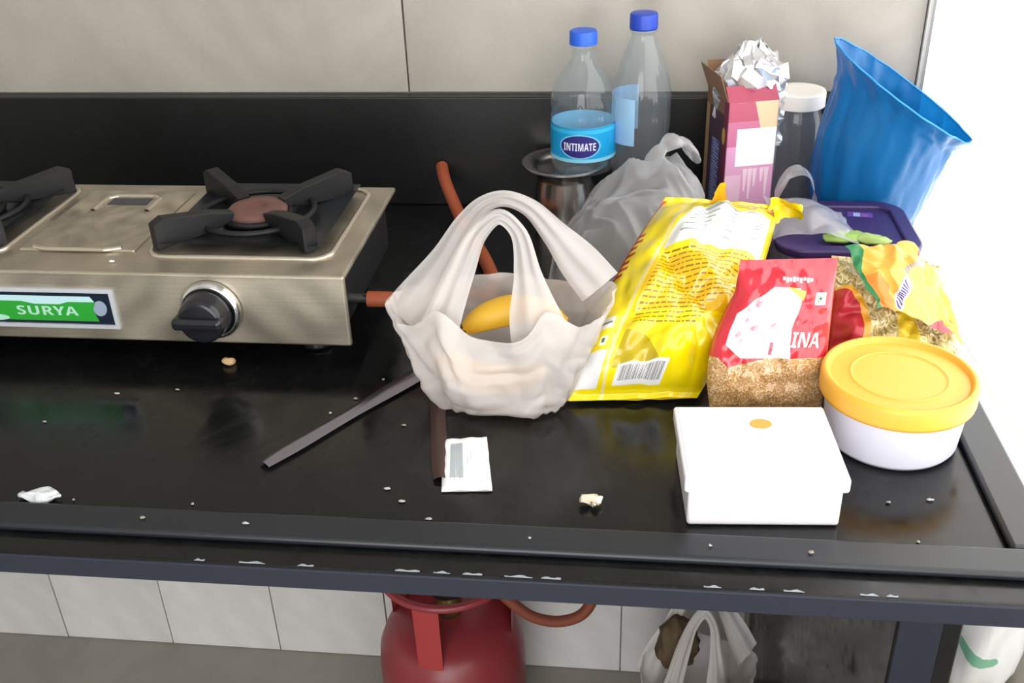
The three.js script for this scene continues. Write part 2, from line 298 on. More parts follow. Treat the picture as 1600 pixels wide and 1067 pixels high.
{
  const x = 0.126, z = 0.066, R = 0.0345;
  const b = thing('water_bottle', 'tall clear empty water bottle with a dark blue cap, behind the short bottle', 'bottle', [x, 0, z]);
  const prof = [[0, 0.004], [0.02, 0.003], [0.027, 0.0006], [0.032, 0.004], [R, 0.012], [R, 0.03]];
  for (let k = 0; k < 5; k++) { const h = 0.03 + k * 0.025; prof.push([R, h + 0.008], [R - 0.0016, h + 0.0125], [R, h + 0.017]); }
  prof.push([R, 0.165], [R - 0.002, 0.177], [0.027, 0.192], [0.0215, 0.208], [0.0165, 0.221], [0.0138, 0.228], [0.0135, 0.232], [0.016, 0.2332], [0.016, 0.235], [0.013, 0.236], [0.013, 0.25]);
  part(b, 'bottle_body', lathe(prof, 64).translate(x, 0, z), petHazy);
  part(b, 'label', new THREE.CylinderGeometry(R + 0.0004, R + 0.0004, 0.055, 40, 1, true, Math.PI * 1.03, Math.PI * 0.9).translate(x, 0.135, z), phy('#9cc6ea', 0.4), 'pale blue torn label');
  part(b, 'cap', lathe([[0, 0.235], [0.0155, 0.235], [0.0162, 0.237], [0.0158, 0.2515], [0.0145, 0.253], [0, 0.253]], 40).translate(x, 0, z), capNavy);
}
// foil sheet helper: crumpled closed pouch
function crumple(nu, nv, f, amp, freq, off = 0) {
  return grid(nu, nv, (u, v) => { const p = f(u, v); const n = k => Math.abs(ns(p[0] * freq + k * 9 + off, p[1] * freq + k * 5, p[2] * freq + k * 3)) * 2 - 0.5; return [p[0] + amp * n(1), p[1] + amp * n(2), p[2] + amp * n(3)]; });
}
{
  const t = thing('pink_carton', 'open pink cardboard carton with a white sticker and silver foil bag', 'carton', [0.24, 0, 0.09]);
  const W = 0.058, Dp = 0.072, H = 0.168, rot = 0.27;
  const place = g => g.rotateY(rot).translate(0.24, 0, 0.09);
  const front = print(384, 1024, (c, w, h) => {
    c.fillStyle = '#dfa2c6'; c.fillRect(0, 0, w, h); c.fillStyle = '#eabfd6'; c.fillRect(0, h * 0.5, w * 0.34, h * 0.5);
    c.fillStyle = '#bb5470'; c.fillRect(0, 0, w, h * 0.2); c.fillStyle = '#c87296'; c.fillRect(0, h * 0.13, w, h * 0.17);
    c.fillStyle = '#f3c6a0'; c.beginPath(); c.moveTo(w * 0.52, 0); c.lineTo(w, 0); c.lineTo(w, h * 0.26); c.lineTo(w * 0.68, h * 0.2); c.fill();
    c.fillStyle = '#fdfcfa'; c.fillRect(w * 0.2, h * 0.18, w * 0.8, h * 0.26);
    c.fillStyle = '#f2d3e0';
    for (const [a, b, l] of [[0.42, 0.46, 0.16], [0.52, 0.46, 0.22], [0.62, 0.46, 0.13], [0.76, 0.46, 0.1], [0.86, 0.46, 0.2]]) { c.beginPath(); c.moveTo(w * a - 18, h * b); c.lineTo(w * a + 18, h * b); c.lineTo(w * a + 6, h * (b + l)); c.lineTo(w * a - 6, h * (b + l)); c.fill(); }
    c.fillStyle = '#cf6f8e'; c.fillRect(w * 0.38, h * 0.84, w * 0.4, h * 0.03);
  });
  const side = print(384, 1024, (c, w, h) => {
    c.fillStyle = '#4a3440'; c.fillRect(0, 0, w, h); c.fillStyle = '#a58560'; c.fillRect(0, 0, w * 0.16, h); c.fillStyle = '#7c5a45'; c.fillRect(0, 0, w, h * 0.1);
    c.fillStyle = '#7b2545'; c.fillRect(w * 0.82, 0, w * 0.18, h); c.fillStyle = '#c9a34a'; c.beginPath(); c.ellipse(w * 0.84, h * 0.24, 26, 60, 0, 0, 7); c.fill();
    c.fillStyle = '#5a5d90'; c.fillRect(w * 0.32, h * 0.3, w * 0.36, h * 0.5);
    c.fillStyle = '#b9bcd6'; for (let k = 0; k < 22; k++) c.fillRect(w * 0.36 + (k % 3) * 8, h * (0.31 + k * 0.022), w * (0.18 + 0.1 * ((k * 7) % 3) / 2), 7);
  });
  const cardIn = std('#8a6a50', 0.85);
  const tk = 0.0008;
  part(t, 'front_panel', place(box(-W / 2, W / 2, 0, H, Dp / 2 - tk, Dp / 2)), std('#ffffff', 0.4, 0, { map: front }));
  part(t, 'side_panel', place(box(-W / 2, -W / 2 + tk, 0, H, -Dp / 2, Dp / 2)), std('#ffffff', 0.45, 0, { map: side }), 'dark printed side');
  part(t, 'side_panel', place(box(W / 2 - tk, W / 2, 0, H, -Dp / 2, Dp / 2)), std('#c98aa8', 0.5));
  part(t, 'back_panel', place(box(-W / 2, W / 2, 0, H, -Dp / 2, -Dp / 2 + tk)), std('#b88a6a', 0.6));
  part(t, 'base_panel', place(box(-W / 2, W / 2, 0.0002, 0.001, -Dp / 2, Dp / 2)), cardIn);
  // open flaps
  const flap = (w, h, mat, tilt, place2) => { const g = box(-w / 2, w / 2, 0, h, -tk / 2, tk / 2).rotateX(tilt); part(t, 'flap', place(place2(g)), mat, 'open brown flap'); };
  flap(W, 0.02, std('#a8405a', 0.5), -0.75, g => g.translate(0, H, Dp / 2 - tk));
  flap(Dp * 0.94, 0.032, cardIn, -0.35, g => g.rotateY(Math.PI / 2).translate(-W / 2, H, 0));
  flap(W, 0.03, cardIn, -0.25, g => g.translate(0, H, -Dp / 2 + tk));
  const foilMat = new THREE.MeshStandardMaterial({ color: '#e4e5e8', roughness: 0.26, metalness: 0.75, side: THREE.DoubleSide, flatShading: true });
  const fb = crumple(30, 18, (u, v) => { const a = u * Math.PI * 2, w = v < 0.75 ? 1 : 1 - (v - 0.75) * 2.6; return [Math.cos(a) * (0.026 + 0.006 * Math.sin(v * 3)) * Math.max(0.12, w), 0.1 + v * 0.112, Math.sin(a) * 0.03 * Math.max(0.1, w)]; }, 0.0085, 95);
  part(t, 'foil_bag', place(fb.scale(1.25, 1, 1.1).translate(0.012, 0.008, -0.006)), foilMat, 'crumpled silver foil inner bag');
  const cl = crumple(16, 14, (u, v) => [0.024 + v * 0.018, 0.165 + u * 0.034 - v * 0.02, 0.012 - u * 0.02], 0.008, 60, 4);
  part(t, 'wrap_scrap', place(cl), clearFilm, 'clear wrapping film');
}
{
  const x = 0.306, z = 0.066;
  const j = thing('plastic_jar', 'clear plastic jar with a white screw lid beside the pink carton', 'jar', [x, 0, z]);
  part(j, 'jar_body', lathe([[0, 0.003], [0.022, 0.002], [0.027, 0.001], [0.0295, 0.006], [0.0295, 0.13], [0.028, 0.138], [0.026, 0.142], [0.026, 0.15]], 56).translate(x, 0, z), petHazy);
  part(j, 'jar_lid', lathe([[0.0285, 0.147], [0.0302, 0.148], [0.0302, 0.163], [0.029, 0.1655], [0.022, 0.1655], [0.02, 0.1645], [0, 0.1645]], 56).translate(x, 0, z), std('#ece7df', 0.5));
}

// ------------------------------------------------------------ blue bag
{
  const t = thing('blue_plastic_bag', 'wide open blue plastic bag standing behind the purple lidded box', 'bag', [0.388, 0, 0.105]);
  const R = [
    [[0.388, 0.0035, 0.1], [0.012, 0, 0], [0, 0, 0.008]], [[0.389, 0.0035, 0.1], [0.051, 0.0, 0], [0, 0, 0.028]], [[0.388, 0.02, 0.104], [0.057, -0.001, 0], [0, 0, 0.034]],
    [[0.386, 0.06, 0.116], [0.063, -0.006, 0], [0, 0, 0.038]], [[0.388, 0.11, 0.132], [0.067, -0.02, 0], [0, 0.004, 0.04]],
    [[0.393, 0.15, 0.148], [0.0635, -0.035, 0], [0, 0.006, 0.041]], [[0.395, 0.168, 0.156], [0.064, -0.04, 0], [0, 0.004, 0.043]], [[0.396, 0.192, 0.166], [0.073, -0.05, 0], [-0.004, -0.004, 0.05]]];
  const curve = k => new THREE.CatmullRomCurve3(R.map(r => V(...r[k])), false, 'centripetal');
  const cc = curve(0), cu = curve(1), cw = curve(2);
  const nu = 96, nv = 60;
  const g = grid(nu, nv, (u, v) => {
    const a = u * Math.PI * 2 - Math.PI / 2, c = cc.getPoint(v), U = cu.getPoint(v), W = cw.getPoint(v), ca = Math.cos(a), sa = Math.sin(a);
    const px = Math.cos(u * 6.2832) * 1.6, pz = Math.sin(u * 6.2832) * 1.6;
    const w = 1 + (0.05 * ns(px * 2.4, v * 3.2, pz * 2.4) + 0.1 * Math.abs(ns(px * 3.1 + v * 2, v * 1.6 + 5, pz * 3.1)) + 0.05 * Math.abs(ns(px * 6 + v * 4, v * 6, pz * 6))) * Math.min(1, v * 4);
    return [c.x + (U.x * ca + W.x * sa) * w, c.y + (U.y * ca + W.y * sa) * w, c.z + (U.z * ca + W.z * sa) * w];
  });
  part(t, 'bag_film', closeSeam(g, nu, nv), phy('#0f74b4', 0.36, { transmission: 0.35, thickness: 0 }));
  part(t, 'bag_rim', new THREE.TubeGeometry(new THREE.CatmullRomCurve3(Array.from({ length: 40 }, (_, i) => { const a = i / 40 * Math.PI * 2, r = R[7], px = Math.cos(a + Math.PI / 2) * 1.6, pz = Math.sin(a + Math.PI / 2) * 1.6, w = 1 + 0.05 * ns(px * 2.4, 3.2, pz * 2.4) + 0.1 * Math.abs(ns(px * 3.1 + 2, 6.6, pz * 3.1)) + 0.05 * Math.abs(ns(px * 6 + 4, 6, pz * 6)); return V(r[0][0] + (r[1][0] * Math.cos(a) + r[2][0] * Math.sin(a)) * w, r[0][1] + (r[1][1] * Math.cos(a) + r[2][1] * Math.sin(a)) * w, r[0][2] + (r[1][2] * Math.cos(a) + r[2][2] * Math.sin(a)) * w); }), true), 120, 0.001, 6, true), phy('#1a86cc', 0.4));
}

// ------------------------------------------------------------ purple lidded box and what lies on it
function rrect(w, d, r) {
  const s = new THREE.Shape(), x = w / 2, y = d / 2; s.moveTo(-x + r, -y); s.lineTo(x - r, -y); s.absarc(x - r, -y + r, r, -Math.PI / 2, 0); s.lineTo(x, y - r); s.absarc(x - r, y - r, r, 0, Math.PI / 2); s.lineTo(-x + r, y); s.absarc(-x + r, y - r, r, Math.PI / 2, Math.PI); s.lineTo(-x, -y + r); s.absarc(-x + r, -y + r, r, Math.PI, Math.PI * 1.5); return s;
}
const slabOf = (sh, h, b = 0.0015) => new THREE.ExtrudeGeometry(sh, { depth: h - 2 * b, bevelEnabled: true, bevelSize: b, bevelThickness: b, bevelSegments: 2, curveSegments: 8 }).translate(0, 0, b).rotateX(-Math.PI / 2);
{
  const cx = 0.338, cz = 0.228, y = 0.058;
  const t = thing('food_container', 'clear plastic food box with a dark purple lid in front of the blue bag', 'container', [cx, 0, cz]);
  const ring = (w, d, r, wi) => { const s = rrect(w, d, r); s.holes.push(new THREE.Path(rrect(w - wi * 2, d - wi * 2, Math.max(0.004, r - wi)).getPoints(8).reverse())); return s; };
  part(t, 'box_wall', slabOf(ring(0.13, 0.12, 0.022, 0.0016), y, 0.0004).translate(cx, 0.0005, cz), petHazy);
  part(t, 'box_base', slabOf(rrect(0.126, 0.116, 0.02), 0.0016, 0.0004).translate(cx, 0.0003, cz), petHazy);
  const purple = phy('#3d2a5e', 0.34, { side: THREE.FrontSide });
  const lid = part(t, 'lid', slabOf(rrect(0.142, 0.134, 0.028), 0.006, 0.002).translate(cx, y - 0.001, cz), purple);
  part(lid, 'lid_rim', slabOf(ring(0.143, 0.135, 0.028, 0.012), 0.0075, 0.002).translate(cx, y + 0.001, cz), purple);
  const sticker = print(256, 128, (c, w, h) => { c.fillStyle = '#6b4a9c'; c.fillRect(0, 0, w, h); c.fillStyle = '#a8b8dc'; c.fillRect(60, 18, 70, 92); c.fillStyle = '#8a5aa8'; c.fillRect(150, 30, 60, 70); });
  part(lid, 'sticker', new THREE.PlaneGeometry(0.026, 0.014).rotateX(-Math.PI / 2).rotateY(-0.15).translate(cx + 0.026, y + 0.0053, cz - 0.036), std('#ffffff', 0.4, 0, { map: sticker }), 'small purple and pale blue sticker');
}
// green leafy scraps on the lid
[[0.336, 0.266, 0.024, 0.011, 0.2], [0.36, 0.272, 0.02, 0.008, -0.25]].forEach(([x, z, a, b, r], i) => {
  const y = 0.0632;
  const t = thing('green_scrap', i ? 'small flat pale green vegetable scrap at the edge of the purple lid' : 'larger rounded green vegetable scrap on the purple lid, under clear film', 'vegetable', [x, y, z]);
  const g = crumple(18, 12, (u, v) => { const th = u * 6.2832, ph = (v - 0.5) * Math.PI; return [Math.cos(th) * Math.cos(ph) * a, 0.005 + Math.sin(ph) * 0.005, Math.sin(th) * Math.cos(ph) * b]; }, 0.0016, 120).rotateY(r);
  g.computeBoundingBox(); part(t, 'flesh', g.translate(x, y - g.boundingBox.min.y, z), phy(i ? '#a3bd6e' : '#8fb058', 0.55));
});

// ------------------------------------------------------------ clear crumpled polythene
{
  const t = thing('clear_bag', 'large crumpled clear polythene bag heaped behind the yellow packet', 'plastic bag', [0.115, 0, 0.225]);
  part(t, 'bag_film', grid(90, 90, (u, v) => {
    const x = 0.112 + (u - 0.5) * 0.168, z = 0.222 + (v - 0.5) * 0.19, ex = (x - 0.122) / 0.09, ez = (z - 0.21) / 0.1, r = Math.pow(Math.pow(Math.abs(ex), 2.4) + Math.pow(Math.abs(ez), 2.4), 1 / 2.4);
    const d = Math.pow(Math.max(0, 1 - r * r), 0.55), q = x * 0.8 + z * 0.6, o = -x * 0.6 + z * 0.8;
    const rg = 1 - 2 * Math.abs(ns(o * 26, q * 7, 1.3)), r2 = 1 - 2 * Math.abs(ns(o * 60 + 4, q * 24, 6));
    const y = 0.0016 + d * (0.062 + 0.5 * Math.max(-0.05, x - 0.06) + 0.024 * rg + 0.009 * r2);
    return [x + 0.008 * ns(q * 20, o * 20, 2) * d, y, z + 0.012 * ns(q * 16, o * 22, 9) * d - 0.02 * d];
  }), clearFilm);
  // its twisted neck bends over to one side
  part(t, 'bag_neck', crumple(14, 40, (u, v) => { const a = u * 6.28318, r = 0.008 + 0.006 * Math.abs(Math.sin(v * 9)); const p = [0.13 + v * 0.056, 0.105 + 0.038 * Math.sin(v * Math.PI * 0.85), 0.19 - 0.01 * v]; return [p[0] + Math.sin(a) * r * 0.5, p[1] + Math.cos(a) * r * 0.6, p[2] + Math.sin(a) * r]; }, 0.002, 40), clearFilm);
}
{
  const t = thing('clear_film', 'loose clear plastic film lying over the purple lid', 'plastic film', [0.305, 0.065, 0.24]);
  part(t, 'film_sheet', crumple(40, 40, (u, v) => [0.264 + u * 0.084 - v * 0.004, 0.0685 + 0.022 * Math.sin(u * 3.1) * Math.sin(v * 2.6 + 0.4) + 0.014 * (1 - u) * v, 0.27 - v * 0.082 + 0.012 * u], 0.005, 26, 2), clearFilm);
  part(t, 'film_loop', crumple(40, 12, (u, v) => { const a = u * Math.PI; return [0.293 - Math.cos(a) * 0.021, 0.074 + Math.sin(a) * 0.042, 0.2 + (v - 0.5) * 0.03]; }, 0.003, 30, 5), clearFilm);
}

// ------------------------------------------------------------ packets
// a filled pouch between four corners: front and back films bulge, the ends are flat sealed strips
function pouch(t, C, thick, frontMat, backMat, o = {}) {
  const { nu = 60, nv = 80, wr = 0.004, f = 30, off = 0, pu = 2.2, pv = 4, seal = 0.06 } = o;
  const [BL, BR, TL, TR] = C;
  const n = V(...BR).sub(V(...BL)).cross(V(...TL).sub(V(...BL))).normalize();
  const at = (u, v, s) => {
    const p = mix3(mix3(BL, BR, u), mix3(TL, TR, u), v);
    const uu = Math.abs(u * 2 - 1), vv = Math.min(1, Math.abs(v * 2 - 1) / (1 - seal * 2));
    const e = Math.pow(Math.max(0, 1 - Math.pow(uu, pu * 2)), 0.5) * Math.pow(Math.max(0, 1 - Math.pow(vv, pv)), 0.7);
    const w = wr * (Math.abs(ns(u * f * 0.12 + off, v * f * 0.12, s * 3)) * 2.4 + 0.8 * ns(u * f * 0.3 + off, v * f * 0.34 + 7, s * 3)) * (1 - Math.pow(uu, 8)) * Math.min(1, 0.25 + e);
    const fd = o.fold && s > 0 ? o.fold(u, v) * Math.min(1, e * 2) : 0;
    const d = fd + s * (thick * e * (s > 0 ? (o.frontBulge ?? 1) : (o.backBulge ?? 1)) + 0.0006) + w * (s > 0 ? 1 : -1) * 0.9;
    const k = o.edge ? o.edge(u, v) : 0; return [p[0] + n.x * d + k, p[1] + n.y * d, p[2] + n.z * d];
  };
  const clampY = q => [q[0], Math.max(0.0008, q[1]), q[2]];
  const fr = grid(nu, nv, (u, v) => clampY(at(u, v, 1)));
  const bk = grid(nu, nv, (u, v) => clampY(at(1 - u, v, -1)));
  part(t, 'front_film', fr, frontMat); part(t, 'back_film', bk, backMat);
  return { n, at };
}
const yellowTex = print(1024, 1400, (c, w, h) => {
  c.fillStyle = '#efd806'; c.fillRect(0, 0, w, h);
  const g = c; g.fillStyle = '#e8b90a'; g.fillRect(w * 0.26, h * 0.4, w * 0.74, h * 0.27);
  // left gusset: red lettering at the outer edge, white panels lower down
  g.fillStyle = '#e2602c'; g.fillRect(0, h * 0.02, w * 0.035, h * 0.56);
  g.fillStyle = '#b5392e'; for (let k = 0; k < 7; k++) { g.fillRect(w * (0.01 + 0.012 * (k % 2)), h * (0.24 + k * 0.035), w * 0.06, h * 0.018); }
  g.fillStyle = '#ececec'; g.fillRect(w * 0.05, h * 0.685, w * 0.12, h * 0.06); g.fillRect(w * 0.115, h * 0.775, w * 0.045, h * 0.035); g.fillRect(w * 0.015, h * 0.83, w * 0.175, h * 0.13);
  g.fillStyle = '#7d8a72'; g.fillRect(w * 0.06, h * 0.712, w * 0.1, h * 0.012); g.fillStyle = '#4d7440'; g.fillRect(w * 0.125, h * 0.782, w * 0.022, h * 0.018); g.fillStyle = '#8a8420'; g.fillRect(w * 0.06, h * 0.785, w * 0.03, h * 0.02);
  // pale seam line
  g.strokeStyle = '#e9d68c'; g.lineWidth = 26; g.beginPath(); g.moveTo(w * 0.26, 0); g.lineTo(w * 0.24, h * 0.5); g.lineTo(w * 0.215, h * 0.86); g.lineTo(w * 0.25, h); g.stroke();
  // dark red picture band at the top
  g.fillStyle = '#8e3a36'; g.beginPath(); g.moveTo(w * 0.4, h * 0.012); g.lineTo(w * 0.95, h * 0.02); g.lineTo(w * 0.97, h * 0.1); g.lineTo(w * 0.8, h * 0.07); g.lineTo(w * 0.44, h * 0.055); g.fill();
  g.fillStyle = '#d2b24a'; g.fillRect(w * 0.46, h * 0.018, w * 0.2, h * 0.015);
  // white table
  g.fillStyle = '#e6e7e6'; g.beginPath(); g.moveTo(w * 0.38, h * 0.13); g.lineTo(w * 0.94, h * 0.13); g.lineTo(w * 0.95, h * 0.36); g.lineTo(w * 0.27, h * 0.36); g.lineTo(w * 0.27, h * 0.3); g.fill();
  g.fillStyle = '#8f9494'; for (let k = 0; k < 7; k++) { g.fillRect(w * 0.42 - k * 14, h * (0.148 + k * 0.027), w * 0.13, 9); g.fillRect(w * 0.64, h * (0.148 + k * 0.027), w * 0.05, 9); g.fillRect(w * 0.83, h * (0.148 + k * 0.027), w * 0.06, 9); }
  g.fillStyle = '#7c8282'; g.fillRect(w * 0.42, h * 0.137, w * 0.48, 11);
  // lines of small brown print
  g.fillStyle = '#8f6a08';
  for (let k = 0; k < 17; k++) { let x = w * 0.29; const y = h * (0.385 + k * 0.021); while (x < w * (k < 11 ? 0.95 : 0.72)) { const l = 14 + ((k * 37 + Math.floor(x) * 13) % 46); g.fillRect(x, y, l, k % 4 ? 8 : 11); x += l + 10; } }
  g.fillStyle = '#8f7a06'; g.fillRect(w * 0.52, h * 0.09, w * 0.4, 10); g.fillRect(w * 0.4, h * 0.078, w * 0.34, 9);
  // darker olive patch, then the bar code
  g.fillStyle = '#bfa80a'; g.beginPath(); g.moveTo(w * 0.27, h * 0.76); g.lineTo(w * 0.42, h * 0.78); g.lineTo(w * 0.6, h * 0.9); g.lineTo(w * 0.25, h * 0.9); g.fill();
  g.fillStyle = '#e9e9e9'; g.fillRect(w * 0.3, h * 0.885, w * 0.36, h * 0.07);
  g.fillStyle = '#585858'; for (let k = 0; k < 34; k++) g.fillRect(w * 0.325 + k * 9.6, h * 0.895, 2 + (k * 7 % 5), h * 0.047);
});
{
  const t = thing('snack_packet', 'big plump yellow printed snack packet leaning back beside the white carrier bag', 'packet', [0.14, 0, 0.45]);
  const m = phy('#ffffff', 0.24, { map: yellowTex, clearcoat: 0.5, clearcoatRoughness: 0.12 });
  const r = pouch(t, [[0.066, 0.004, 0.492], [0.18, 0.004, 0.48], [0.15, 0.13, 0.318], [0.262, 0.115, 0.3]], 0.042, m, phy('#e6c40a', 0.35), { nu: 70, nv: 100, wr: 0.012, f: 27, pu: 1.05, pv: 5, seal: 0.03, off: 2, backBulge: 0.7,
    edge: (u, v) => (u - 0.5) * 0.02 * Math.sin(v * 3.14) - 0.002 * (1 - u) * Math.sin(v * 3.14),
    fold: (u, v) => { const tent = (d, w) => Math.max(0, 1 - Math.abs(d) / w); return 0.012 * tent(v - (0.92 - 0.62 * u), 0.13) * Math.min(1, u * 2) + 0.011 * tent(v - (0.52 - 0.34 * u), 0.1) * Math.max(0, u - 0.15) * 1.2 - 0.006 * tent(v - (0.72 - 0.5 * u), 0.08) * u; } });
  // top corner ear
  part(t, 'sealed_corner', crumple(12, 10, (u, v) => [0.25 + u * 0.034, 0.1 + v * lerp(0.024, 0.015, u) + u * 0.006 * Math.sin(u * 3), 0.302 + 0.006 * Math.sin(u * 6 + v * 3)], 0.003, 70), phy('#eed512', 0.35), 'twisted yellow corner');
  part(t, 'sealed_corner', crumple(8, 8, (u, v) => [0.19 + u * 0.018 * (1 - 0.7 * v) + v * 0.012, 0.118 + v * 0.026, 0.314], 0.002, 70, 3), phy('#f0b41a', 0.35), 'orange yellow corner');
}
const redTex = print(768, 1152, (c, w, h) => {
  c.fillStyle = '#d0283a'; c.fillRect(0, 0, w, h * 0.62);
  c.fillStyle = '#c9a06a'; c.fillRect(0, h * 0.6, w, h * 0.4);
  // grains behind the clear lower half
  for (let k = 0; k < 5200; k++) { const x = rnd() * w, y = h * 0.6 + rnd() * h * 0.4, a = rnd() * 3.14, l = 9 + rnd() * 10; c.strokeStyle = ['#c99a60', '#e6c694', '#b98450', '#f0dbb2', '#a5703e'][Math.floor(rnd() * 5)]; c.lineWidth = 5; c.beginPath(); c.moveTo(x, y); c.lineTo(x + Math.cos(a) * l, y + Math.sin(a) * l); c.stroke(); }
  c.fillStyle = '#d0283a'; c.beginPath(); c.moveTo(0, h * 0.56); c.lineTo(w * 0.15, h * 0.66); c.lineTo(w * 0.45, h * 0.6); c.lineTo(w, h * 0.6); c.lineTo(w, h * 0.5); c.lineTo(0, h * 0.5); c.fill();
  // white cloud shape with pale marks
  c.fillStyle = '#ebe0e0'; c.beginPath(); c.moveTo(w * 0.36, h * 0.16); c.lineTo(w * 0.62, h * 0.17); c.lineTo(w * 0.66, h * 0.26); c.lineTo(w * 0.62, h * 0.42); c.lineTo(w * 0.64, h * 0.6); c.lineTo(w * 0.24, h * 0.6); c.lineTo(w * 0.1, h * 0.52); c.lineTo(w * 0.09, h * 0.32); c.lineTo(w * 0.2, h * 0.24); c.closePath(); c.fill();
  for (let k = 0; k < 26; k++) { const x = w * (0.14 + rnd() * 0.34), y = h * (0.24 + rnd() * 0.3), r = 8 + rnd() * 20; c.fillStyle = ['#d6b0b8', '#cdbcc0', '#c58c9a'][k % 3]; c.beginPath(); for (let q = 0; q < 6; q++) { const e = q * 1.047 + rnd() * 0.6, l = r * (0.45 + rnd()); c.lineTo(x + Math.cos(e) * l * 0.8, y + Math.sin(e) * l); } c.fill(); }
  c.fillStyle = '#b84a63'; c.fillRect(w * 0.46, h * 0.5, w * 0.03, h * 0.08);
  c.fillStyle = '#f0d23a'; c.beginPath(); c.moveTo(w * 0.5, h * 0.16); c.lineTo(w * 0.68, h * 0.19); c.lineTo(w * 0.67, h * 0.25); c.fill();
  c.fillStyle = '#f7dfe0'; c.font = 'italic bold 58px sans-serif'; c.save(); c.translate(w * 0.44, h * 0.1); c.rotate(0.05); c.scale(0.62, 0.8); for (let k = 0; k < 9; k++) c.fillRect(k * 44, (k % 3) * 4, 34, 30 + (k % 2) * 14); c.restore();
  c.fillStyle = '#f7e9ea'; c.font = 'bold 150px sans-serif'; c.textBaseline = 'alphabetic'; c.save(); c.translate(w * 0.63, h * 0.53); c.rotate(0.08); c.scale(0.72, 1); c.fillText('INA', 0, 0); c.restore();
  c.fillStyle = '#f2f2ee'; c.fillRect(w * 0.79, h * 0.2, w * 0.1, h * 0.075); c.strokeStyle = '#3f7a52'; c.lineWidth = 5; c.strokeRect(w * 0.815, h * 0.216, w * 0.05, h * 0.042); c.fillStyle = '#3f7a52'; c.beginPath(); c.arc(w * 0.84, h * 0.237, 11, 0, 7); c.fill();
});
{
  const t = thing('grain_packet', 'red topped clear packet of brown grains standing behind the white box', 'packet', [0.245, 0, 0.49]);
  pouch(t, [[0.191, 0.002, 0.507], [0.284, 0.002, 0.5], [0.198, 0.131, 0.462], [0.291, 0.13, 0.452]], 0.015, phy('#ffffff', 0.2, { map: redTex, clearcoat: 0.6, clearcoatRoughness: 0.1 }), phy('#c02c3a', 0.35), { wr: 0.004, f: 34, pu: 1.6, pv: 3, seal: 0.06, off: 9, edge: (u, v) => -0.012 * (1 - u) * Math.sin(Math.min(1, v * 1.25) * 3.14) + (1 - u) * 0.012 * v });
}
const pastaTex = print(1024, 768, (c, w, h) => {
  c.fillStyle = '#b9ab78'; c.fillRect(0, 0, w, h);
  for (let k = 0; k < 900; k++) { const x = rnd() * w, y = rnd() * h, a = rnd() * 3.14, l = 30 + rnd() * 50; c.strokeStyle = ['#d8cc98', '#a4945c', '#e6dcb2', '#8d7c48', '#c2ae60'][Math.floor(rnd() * 5)]; c.lineWidth = 12; c.beginPath(); c.moveTo(x, y); c.quadraticCurveTo(x + Math.cos(a) * l, y + Math.sin(a) * l, x + Math.cos(a + 0.9) * l * 1.4, y + Math.sin(a + 0.9) * l * 1.4); c.stroke(); }
  c.fillStyle = '#e0a22e'; c.beginPath(); c.ellipse(w * 0.1, h * 0.62, 190, 260, 0, 0, 7); c.fill();
  c.fillStyle = '#b22733'; c.beginPath(); c.ellipse(w * 0.06, h * 0.62, 180, 240, 0, 0, 7); c.fill();
  c.fillStyle = '#d9c12c'; c.fillRect(w * 0.5, h * 0.45, w * 0.15, h * 0.3);
  c.fillStyle = '#58724a'; c.beginPath(); c.moveTo(0, h * 0.8); c.lineTo(w * 0.12, h * 0.95); c.lineTo(w * 0.1, h); c.lineTo(0, h); c.fill();
  c.fillStyle = '#a8702c'; c.fillRect(w * 0.3, h * 0.02, w * 0.5, h * 0.2);
});
const headTex = print(1024, 512, (c, w, h) => {
  c.fillStyle = '#e2ad48'; c.fillRect(0, 0, w, h);
  c.fillStyle = '#e9c463'; c.fillRect(w * 0.3, 0, w * 0.4, h * 0.55); c.fillStyle = '#d98a3a'; c.fillRect(w * 0.03, 0, w * 0.18, h * 0.5);
  c.fillStyle = '#2f7d4c'; c.beginPath(); c.moveTo(0, 0); c.lineTo(w * 0.035, 0); c.lineTo(w * 0.06, h * 0.6); c.lineTo(w * 0.2, h * 0.9); c.lineTo(w * 0.2, h); c.lineTo(0, h); c.fill();
  c.fillStyle = '#d5d0e2'; c.save(); c.translate(w * 0.26, h * 0.02); c.rotate(0.6); c.fillRect(0, 0, w * 0.3, h * 0.17); c.fillStyle = '#463f8c'; for (let k = 0; k < 9; k++) c.fillRect(8 + k * 30, 12, 18, h * 0.12); c.restore();
  c.fillStyle = '#8d8aa0'; for (let k = 0; k < 8; k++) c.fillRect(w * 0.5 + k * 40, h * (0.5 + 0.02 * k), 28, 34);
  c.fillStyle = '#c9505a'; c.beginPath(); c.moveTo(w * 0.55, 0); c.lineTo(w * 0.8, 0); c.lineTo(w * 0.78, h * 0.12); c.fill();
  c.fillStyle = '#c8404a'; c.fillRect(w * 0.93, h * 0.7, w * 0.07, h * 0.2); c.fillStyle = '#f0d44a'; c.fillRect(w * 0.82, h * 0.55, w * 0.11, h * 0.4);
});
